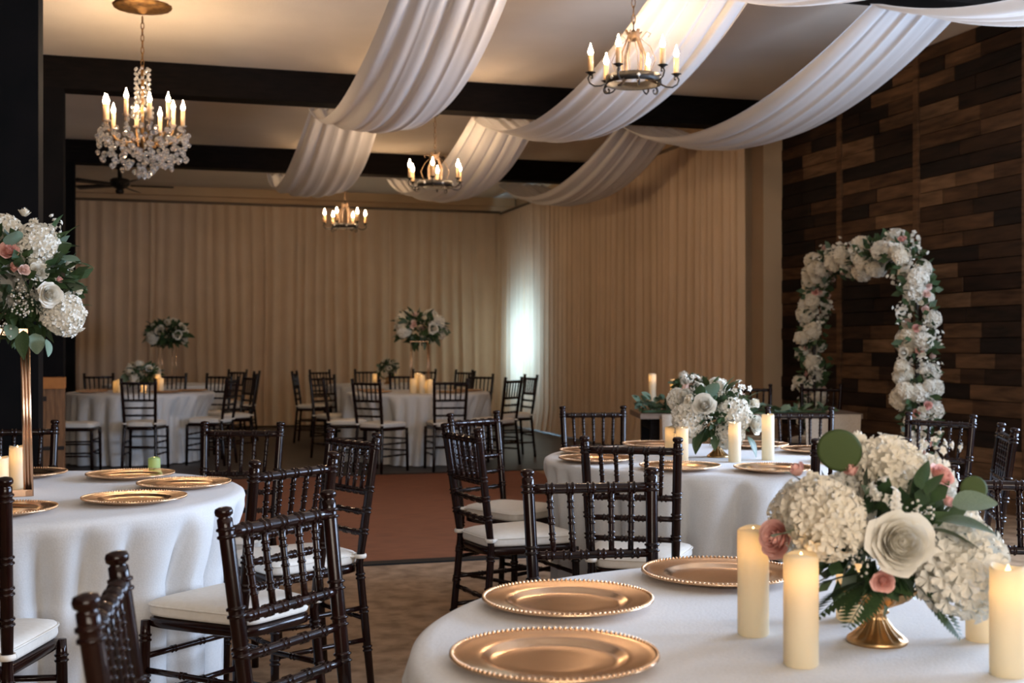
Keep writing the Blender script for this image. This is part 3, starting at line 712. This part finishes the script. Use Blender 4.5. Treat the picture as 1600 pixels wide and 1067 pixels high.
L3 = [('green', (.17, -.03, .86), (.5, -.3, .5), .09, .2), ('dark', (.18, -.03, .84), (.8, -.2, .3), .09, -.2), ('sage', (.19, -.04, .81), (.9, -.2, -.1), .08, .3), ('dark', (.22, -.03, .79), (.95, -.1, .1), .09, .1), ('sage', (.08, -.16, .84), (.3, -.5, .5), .08, .3), ('green', (.12, -.15, .80), (.4, -.5, .5), .06, .1),
 ('dark', (.20, -.10, .72), (.7, -.3, .2), .08, .3), ('dark', (.24, -.06, .72), (.8, -.2, .0), .07, -.3), ('dark', (.10, -.12, .56), (.1, -.5, -.8), .10, .3), ('sage', (.06, -.12, .58), (.2, -.5, -.7), .06, -.3), ('sage', (.13, -.10, .55), (.25, -.2, -.95), .07, .2), ('sage', (.17, -.10, .53), (.3, -.2, -.9), .06, -.5), ('green', (.25, -.05, .64), (.9, -.1, .3), .06, .1), ('dark', (.05, -.15, .62), (-.3, -.5, -.5), .09, .1), ('dark', (.16, -.02, .9), (.3, -.1, .9), .07, .2), ('green', (.2, -.02, .88), (.6, -.2, .7), .07, .5)]
st = thing('flower_stand', 'tall gold four-post flower stand on the left table', 'stand', (-1.796, 4.18, TZ + .0005), .38)
for sx in (-1, 1):
    for sy in (-1, 1):
        mb = MB(); b0 = Vector((sx * .125, sy * .125, .0)); b1 = Vector((sx * .112, sy * .112, .56))
        for o_ in (-.010, 0, .010): mb.tube([b0 + Vector((o_, 0, 0)), b1 + Vector((o_, 0, 0))], .0062, 6)
        mb.build('post', 'gold_rod', st)
for z, h, nm_ in ((.012, .125, 'base_frame'), (.555, .112, 'top_frame')):
    for sx, sy in ((1, 0), (-1, 0), (0, 1), (0, -1)):
        MB().box((sx * h, sy * h, z), (.02 if sx else 2 * h + .02, .02 if sy else 2 * h + .02, .022)).build(nm_, 'gold_rod', st, False)
MB().box((0, 0, .562), (.23, .23, .008)).build('top_plate', 'gold_rod', st, False)
t = arrangement('tall_flower_arrangement', 'large white and blush bouquet on the gold stand at the left edge', *T3, TZ, S3, (.0, 0, .72), L3, (.03, -.02, .72, .21, .16, .17), 800, 3, 'tall bouquets', .07)
MB().lathe([(.01, .567), (.07, .567), (.08, .62), (.075, .62), (.01, .58)], 24, (-.05, -.02, 0)).build('bowl', 'gold_rod', t)

def random_bouquet(name, label, x, y, z, rx, rz, zc, seed, group, n=16, base=None):
    rg = random.Random(seed); sp = []
    for i in range(n):
        zz = 1 - 1.6 * (i + .5) / n; ph = i * 2.4 + seed; q = math.sqrt(max(0, 1 - zz * zz)); k = rg.choice(('hyd', 'rose_w', 'rose_b', 'hyd', 'bud_w', 'rose_w'))
        sp.append((k, q * math.cos(ph) * rx * .8, q * math.sin(ph) * rx * .7, zc + zz * rz * .8, {'hyd': .30, 'rose_w': .24, 'rose_b': .17, 'bud_w': .12}[k] * rx))
    lv = []
    for i in range(26):
        u = Vector((rg.gauss(0, 1), rg.gauss(0, 1), rg.gauss(0, .7))).normalized()
        lv.append((rg.choice(('dark', 'dark', 'sage')), (u.x * rx * .75, u.y * rx * .7, zc + u.z * rz * .75), u, rx * .42, rg.uniform(-1, 1)))
    return arrangement(name, label, x, y, z, sp, (0, 0, zc), lv, (0, 0, zc, rx * .8, rx * .75, rz * .8), 420, seed, group, rx * .28)
ur_vase(random_bouquet('flower_arrangement', 'low bouquet in a gold vase among candles on the far left table', T4[0] + .02, T4[1], TZ + .0045, .21, .13, .20, 21, 'low table bouquets'))
ur_vase(random_bouquet('flower_arrangement', 'low bouquet between two glowing candles on the farthest right table', *T7, TZ + .0045, .16, .14, .20, 22, 'low table bouquets', 12))
def tall_stand(x, y, label, z, h):
    s_ = thing('flower_stand', label, 'stand', (x, y, z), 0, 'slim stands under the far tall bouquets')
    for sx in (-1, 1):
        for sy in (-1, 1): MB().tube([(sx * .10, sy * .10, 0), (sx * .09, sy * .09, h)], .005, 6).build('post', 'gold_rod', s_)
    for zz in (.004, h): MB().box((0, 0, zz), (.21, .21, .007)).build('plate', 'gold_rod', s_, False)
tall_stand(T5[0] + .02, T5[1], 'slim four-post stand under the tall bouquet on the far right table', TZ + .0050, .56)
random_bouquet('tall_flower_arrangement', 'tall dark-leaved bouquet of white roses above the far right table', T5[0] + .02, T5[1], TZ + .0045, .30, .19, .71, 23, 'tall bouquets', 18)
tall_stand(T6[0] + .04, T6[1], 'slim four-post stand under the tall bouquet at the far left', TZ + .0050, .52)
random_bouquet('tall_flower_arrangement', 'tall dark-leaved bouquet with few roses, far left before the drapes', T6[0] + .04, T6[1], TZ + .0045, .32, .19, .68, 24, 'tall bouquets', 12)

# ------------------------------------------------------------------ flower arch before the plank wall
PR, PL_ = Vector((2.95, 8.85, 0)), Vector((2.72, 10.95, 0))
arch = thing('flower_arch', 'arch covered in white and blush flowers before the plank wall', 'arch', (0, 0, 0))
ud = (PL_ - PR); AL = ud.length; ud.normalize(); un = Vector((-ud.y, ud.x, 0))   # un points to the left, away from the wall
ZT, RC = 2.0, .42
path = [Vector((0, .0))]
def arch_pt(s):        # s = length along the arch from the near foot
    l1 = ZT - RC; lc = RC * PI / 2; l2 = AL - 2 * RC
    if s < l1: return (0, s)
    s -= l1
    if s < lc: a = s / RC; return (RC - RC * math.cos(a), ZT - RC + RC * math.sin(a))
    s -= lc
    if s < l2: return (RC + s, ZT)
    s -= l2
    if s < lc: a = s / RC; return (AL - RC + RC * math.sin(a), ZT - RC + RC * math.cos(a))
    return (AL, ZT - RC - (s - lc))
TOT = 2 * (ZT - RC) + RC * PI + AL - 2 * RC
def ap(s, off=(0, 0, 0)):
    x, z = arch_pt(s); return PR + ud * (x + off[0]) + un * off[1] + Vector((0, 0, z + off[2]))
mb = MB(); mb.tube([ap(TOT * i / 60) for i in range(61)], .016, 8); mb.build('frame', 'iron', arch)
for e, P0 in ((0, PR), (1, PL_)): MB().box((P0.x, P0.y, .008), (.30, .30, .016), TH).build('foot_plate', 'iron', arch, False)
rg = random.Random(77)
ng = 26
for i in range(ng):
    s = .55 + (TOT - 1.0) * i / (ng - 1); p = ap(s)
    foliage(arch, p, (.12, .12, .11), 45, 300 + i, .09)
nb = 265
for i in range(nb):
    s = .42 + (TOT - .85) * (i + rg.uniform(-.4, .4)) / nb; x, z = arch_pt(s)
    ang = rg.uniform(-1.9, 1.9) if i % 3 else rg.uniform(1.2, 3.6)
    # local frame across the arch: un (towards the hall) and the in-plane normal
    e = .05; x2, z2 = arch_pt(s + e); tx, tz = (x2 - x) / e, (z2 - z) / e; nn = ud * (-tz) + Vector((0, 0, tx))
    rr = rg.uniform(.05, .135); d = un * math.cos(ang) + nn * math.sin(ang)
    p = ap(s) + d * rr
    k = rg.choices(('hyd', 'rose_w', 'stock', 'rose_b', 'bud_w', 'rose_p'), (7, 5, 7, 3, 3, 1.6))[0]
    r = {'hyd': rg.uniform(.055, .088), 'rose_w': .045, 'stock': .058, 'rose_b': .04, 'bud_w': .026, 'rose_p': .036}[k] * rg.uniform(.85, 1.15)
    bloom(arch, k, p.x, p.y, p.z, r, tilt=d + Vector((-.2, -.5, 0)) if k != 'stock' else d)
for s in (.16, .26, .36): q = ap(s); bloom(arch, 'rose_w', q.x - .03, q.y - .03, q.z, .045, tilt=(-.3, -1, .2))

# ------------------------------------------------------------------ wooden head table with garland
HX0, HX1, HY = .98, 2.70, 9.72
ht = thing('head_table', 'rustic wooden head table with greenery before the flower arch', 'table', ((HX0 + HX1) / 2, HY, 0), .02)
HL = HX1 - HX0
for k in range(4): MB().box((0, -.27 + .18 * k, .735), (HL, .174, .04)).build('top_board', 'table_wood', ht, False)
for sx in (-1, 1):
    for sy in (-1, 1): MB().box((sx * (HL / 2 - .12), sy * .28, .3575), (.07, .07, .715)).build('leg', 'beam_wood', ht, False)
    MB().box((sx * (HL / 2 - .12), 0, .66), (.06, .56, .07)).build('apron', 'beam_wood', ht, False)
MB().box((0, 0, .25), (HL - .3, .06, .06)).build('stretcher', 'beam_wood', ht, False)
bx = -HL / 2 + .27
rn = tag(MB().grid(lambda u, v: (HX0 + .17 + .28 * v + .012 * math.sin(v * 9 + u * 2), HY - .39 - .012 * math.sin(v * 14), .752 - .68 * u), 8, 14).build('table_runner', 'burlap'), 'pale burlap cloth hanging from the head table front, under the garland', 'cloth')
rn2 = tag(MB().grid(lambda u, v: (2.25 + .42 * v + .012 * math.sin(v * 9 + u * 2), HY - .39 - .012 * math.sin(v * 14), .752 - .60 * u), 8, 14).build('table_runner', 'burlap'), 'pale burlap cloth hanging at the right end of the head table', 'cloth')
gl = thing('garland', 'dark leafy garland lying along the head table', 'garland', (0, 0, 0))
rg = random.Random(9); mb = MB(); pts = [(HX0 + .03 + (HL - .3) * i / 24, HY - .27 + .03 * math.sin(i), .768) for i in range(25)]
MB().tube(pts, .012, 6).build('stem', 'leaf_dark', gl)
for i in range(150):
    p = pts[rg.randrange(25)] if i > 60 else pts[rg.randrange(7)]; u = Vector((rg.uniform(-1, 1), rg.uniform(-1, .6), rg.uniform(.0, .9))).normalized()
    up = rg.uniform(0, .10) if i <= 60 else rg.uniform(0, .015)
    leaf(gl, rg.choice(('dark', 'dark', 'sage')), (p[0] + rg.uniform(-.05, .05), p[1], p[2] + .01 + up), u, rg.uniform(.05, .10), rg.uniform(-1, 1))
candle(1.12, HY - .02, .30, P_ + 'tall in the greenery at the left end of the head table', 'candles on the head table', .03, .756)
candle(1.31, HY + .12, .25, P_ + 'behind the middle bouquet, left one on the head table', 'candles on the head table', .03, .756)
candle(1.62, HY + .12, .24, P_ + 'behind the middle bouquet, right one on the head table', 'candles on the head table', .03, .756)
ur_vase(random_bouquet('flower_arrangement', 'pale bouquet at the head table, just behind the middle bouquet', 1.40, HY - .10, .756, .15, .11, .20, 41, 'low table bouquets', 12))

# ------------------------------------------------------------------ wooden box stand, far left
bs = thing('box_stand', 'upright wooden box stand with orange top at far left', 'box', (-3.79, 10.0, 0), .3); bs.scale = (.82, .82, 1.01)
for k in range(3): MB().box((-.085 + .085 * k, -.10, .46), (.082, .02, .92)).build('front_board', 'box_wood', bs, False)
MB().box((0, .02, .46), (.255, .21, .92)).build('body', 'box_wood', bs, False)
MB().box((0, -.004, .965), (.27, .26, .09)).build('top_band', 'box_orange', bs, False)
MB().box((0, -.118, .44), (.26, .016, .03)).build('strap', 'iron', bs, False)
MB().box((-.06, -.118, .84), (.05, .016, .04)).build('latch', 'iron', bs, False)

# ------------------------------------------------------------------ iron chandeliers
def flame_bulb(): return MB().lathe([(.001, 0), (.008, .003), (.0145, .014), (.016, .024), (.0115, .038), (.005, .054), (.001, .074)], 8).mesh('bulb', 'bulb_glow')
BULBM = flame_bulb(); IRONB = flame_bulb(); IRONB.materials[0] = M['iron_bulb']
def chain(parent, z0, z1, m='rust_iron', step=.05, r=.0035):
    lm = MB().tube([(math.cos(a) * .011, 0, math.sin(a) * step * .62) for a in [2 * PI * i / 10 for i in range(11)]], r, 5, False).mesh('chain_link', m)
    n = int((z1 - z0) / step)
    for i in range(n): ob('chain_link', lm, parent, (0, 0, z0 + step * (i + .5)), (0, 0, PI / 2 * (i % 2)))
def scroll(c, r0, turns, a0, sgn, ex, n=14):
    pts = []
    for i in range(n + 1):
        t = i / n; a = a0 + sgn * turns * 2 * PI * t; r = r0 * (1 - .75 * t); pts.append(Vector(c) + ex * (r * math.cos(a)) + Vector((0, 0, r * math.sin(a))))
    return pts
def iron_chandelier(x, y, z, label, rot, D=.262):
    t = thing('iron_chandelier', label, 'chandelier', (x, y, z), rot, 'black iron candle chandeliers')
    R0 = .168; TOP = CEIL - .28 - z
    MB().lathe([(R0 - .005, -.026), (R0, -.026), (R0, .026), (R0 - .005, .026), (R0 - .005, -.026)], 40).build('ring', 'iron', t)
    qf = MB()
    for dx, dz in ((.006, 0), (-.006, 0), (0, .006), (0, -.006)): qf.ball((0, dx, dz), .006, 6, 4)
    qm = qf.mesh('bright_cutout', 'white_paint')  # white beads paint the brightness of quatrefoil cutouts in the ring
    for i in range(6):
        a = PI / 3 * i; d = Vector((math.cos(a), math.sin(a), 0)); am = a + PI / 6
        ob('bright_cutout', qm, t, (math.cos(am) * (R0 + .002), math.sin(am) * (R0 + .002), 0), (0, 0, am))
        arm = [d * R0 + Vector((0, 0, -.02)), d * (R0 + .03) + Vector((0, 0, -.035)), d * (R0 + .07) + Vector((0, 0, -.038)), d * (D + .005) + Vector((0, 0, -.02)), d * (D + .016) + Vector((0, 0, .008)), d * (D + .004) + Vector((0, 0, .03)), d * (D - .012) + Vector((0, 0, .024)), d * (D - .012) + Vector((0, 0, .010)), d * (D - .002) + Vector((0, 0, .010))]
        MB().tube(arm, .0055, 6).build('arm', 'iron', t)
        c = d * D
        cup = MB().lathe([(.003, .028), (.012, .030), (.020, .040), (.030, .046), (.028, .042), (.010, .036), (.003, .05)], 14, c, wob=lambda q, r, zz: 1 + (.1 * math.cos(q * 6) if r > .025 else 0)); cup.build('drip_cup', 'iron', t)
        s_ = MB().lathe([(.002, .038), (.0165, .038), (.0165, .145), (.013, .147), (.002, .147)], 12, c).build('candle_sleeve', 'candle_sleeve', t)
        b = ob('bulb', IRONB, t, (c.x, c.y, .146)); b['label'] = 'glowing flame-shaped bulb'
        # bottom curls
        if i % 2 == 0:
            dm = Vector((math.cos(am), math.sin(am), 0)); MB().tube(scroll(dm * (R0 + .0) + Vector((0, 0, -.045)), .028, .95, PI / 2, -1, dm), [(.003, .008)] * 15, 6, True).build('bottom_scroll', 'iron', t)
    for i in range(4):
        a = PI / 2 * i + .4; d = Vector((math.cos(a), math.sin(a), 0)); tv = Vector((-d.y, d.x, 0))
        MB().tube([d * R0, d * .12 + Vector((0, 0, .012)), d * .075 + Vector((0, 0, .03)), d * .085 + Vector((0, 0, .10)), d * .085 + Vector((0, 0, .16)), d * .05 + Vector((0, 0, .23)), d * .035 + Vector((0, 0, .27)), d * .055 + Vector((0, 0, .30))], [(.012, .003)] * 8, 8, True, flat=tv).build('crown_strap', 'rust_iron', t)
        a += PI / 4; d = Vector((math.cos(a), math.sin(a), 0))
        MB().tube([d * (R0 - .02), d * .10 + Vector((0, 0, .03)), d * .135 + Vector((0, 0, .12)), d * .10 + Vector((0, 0, .20)), d * .045 + Vector((0, 0, .25)), d * .08 + Vector((0, 0, .29)), d * .105 + Vector((0, 0, .275)), d * .09 + Vector((0, 0, .255))], .0025, 5).build('crown_wire', 'rust_iron', t)
    MB().lathe([(.002, .235), (.030, .24), (.040, .255), (.036, .275), (.045, .285), (.02, .29), (.004, .31)], 14).build('hub', 'rust_iron', t)
    MB().tube([(0, 0, .30), (0, 0, .36)], .004, 6).build('hook', 'iron', t)
    chain(t, .345, TOP - .03)
    MB().lathe([(.002, TOP - .045), (.02, TOP - .045), (.055, TOP - .012), (.06, TOP - .001)], 20).build('canopy', 'iron', t)
iron_chandelier(.735, 7.35, 2.88, 'nearest black iron chandelier with six candle bulbs, by the middle swag', .08)
iron_chandelier(-.73, 11.54, 2.81, 'middle black iron chandelier, hanging from the middle beam', .5)
iron_chandelier(-2.16, 15.73, 2.83, 'farthest, smallest black iron chandelier before the far drapes', .25)

# ------------------------------------------------------------------ crystal chandelier
cx = thing('crystal_chandelier', 'crystal chandelier with candle bulbs under a gilt ceiling rose', 'chandelier', (-2.72, 8.95, 2.60))
HC = CEIL - 2.60
MB().lathe([(.002, HC - .06), (.03, HC - .055), (.05, HC - .035), (.12, HC - .03), (.16, HC - .02), (.205, HC - .014), (.212, HC - .001)], 40, wob=lambda a, r, z: 1 + (.02 * math.cos(16 * a) if r > .1 else 0)).build('ceiling_rose', 'old_gold', cx)
chain(cx, .74, HC - .05, 'old_gold', .045, .004)
MB().tube([(0, 0, .10), (0, 0, .74)], .012, 8).build('stem', 'old_gold', cx)
drop = MB().lathe([(.001, -.016), (.010, -.008), (.013, .002), (.009, .010), (.001, .014)], 7).mesh('crystal_drop', 'crystal', False)
bead = MB().ball((0, 0, 0), .013, 6, 4).mesh('crystal_bead', 'crystal', False)
rg = random.Random(5)
for i in range(10):
    a = 2 * PI * i / 10 + .15; r = .29 if i % 2 == 0 else .25; zc = .30 if i % 2 == 0 else .33; d = Vector((math.cos(a), math.sin(a), 0))
    MB().tube([Vector((0, 0, .22)), d * .10 + Vector((0, 0, .16)), d * (r * .7) + Vector((0, 0, .17)), d * r + Vector((0, 0, zc - .05)), d * r + Vector((0, 0, zc))], .007, 6).build('arm', 'old_gold', cx)
    MB().lathe([(.003, zc - .012), (.018, zc - .008), (.030, zc + .004), (.012, zc + .008)], 12, d * r).build('drip_cup', 'crystal', cx)
    MB().lathe([(.002, zc), (.0155, zc), (.0155, zc + .12), (.002, zc + .122)], 10, d * r).build('candle_sleeve', 'candle_sleeve', cx)
    ob('bulb', BULBM, cx, (d.x * r, d.y * r, zc + .118))['label'] = 'glowing flame-shaped bulb'
    for k in range(7):
        zz = zc - .03 - k * .036; rr = r + .035 * math.sin(k * .9) + rg.uniform(-.01, .01)
        q = a + rg.uniform(-.10, .10); ob('crystal_drop' if k % 2 else 'crystal_bead', drop if k % 2 else bead, cx, (math.cos(q) * rr, math.sin(q) * rr, zz), (0, 0, q), rg.uniform(1.0, 1.6))
for k in range(11):
    n = 9 if k < 6 else 7; rr = .050 if k > 2 else .07
    for j in range(n): a = 2 * PI * j / n + k * .4; ob('crystal_bead', bead, cx, (math.cos(a) * rr, math.sin(a) * rr, .36 + .035 * k), None, 1.0)
for ring_r, zz, n in ((.31, .23, 20), (.32, .17, 20), (.30, .11, 18), (.29, .05, 16), (.25, .20, 14), (.24, .08, 14), (.22, .01, 12), (.16, .16, 10), (.15, .04, 9), (.10, -.03, 8), (.11, .10, 8), (.05, -.07, 5)):
    for j in range(n):
        a = 2 * PI * j / n + ring_r * 9; rr = ring_r + rg.uniform(-.02, .02)
        ob('crystal_drop', drop, cx, (math.cos(a) * rr, math.sin(a) * rr, zz + rg.uniform(-.025, .025)), (0, 0, a), rg.uniform(1.2, 2.0))
ob('crystal_drop', drop, cx, (0, 0, -.03), None, 2.2)

# ------------------------------------------------------------------ ceiling fan
fn_ = thing('ceiling_fan', 'dark ceiling fan behind the crystal chandelier', 'fan', (-5.45, 16.9, 3.52), .3)
MB().lathe([(.002, -.06), (.05, -.055), (.10, -.03), (.13, 0), (.13, .07), (.10, .09), (.03, .10), (.03, .21), (.07, .23), (.07, CEIL - 3.52 - .001)], 20).build('motor', 'iron', fn_)
MB().lathe([(.002, -.13), (.05, -.12), (.06, -.08), (.04, -.05)], 14).build('lamp_bowl', 'iron', fn_)
for i in range(5):
    a = 2 * PI * i / 5
    o = MB().grid(lambda u, v: (.14 + .58 * u, (v - .5) * (.09 + .05 * u), .015 * (v - .5)), 6, 2).build('blade', 'iron', fn_); o.rotation_euler = (.15, 0, a)
    md = o.modifiers.new('thick', 'SOLIDIFY'); md.thickness = .008
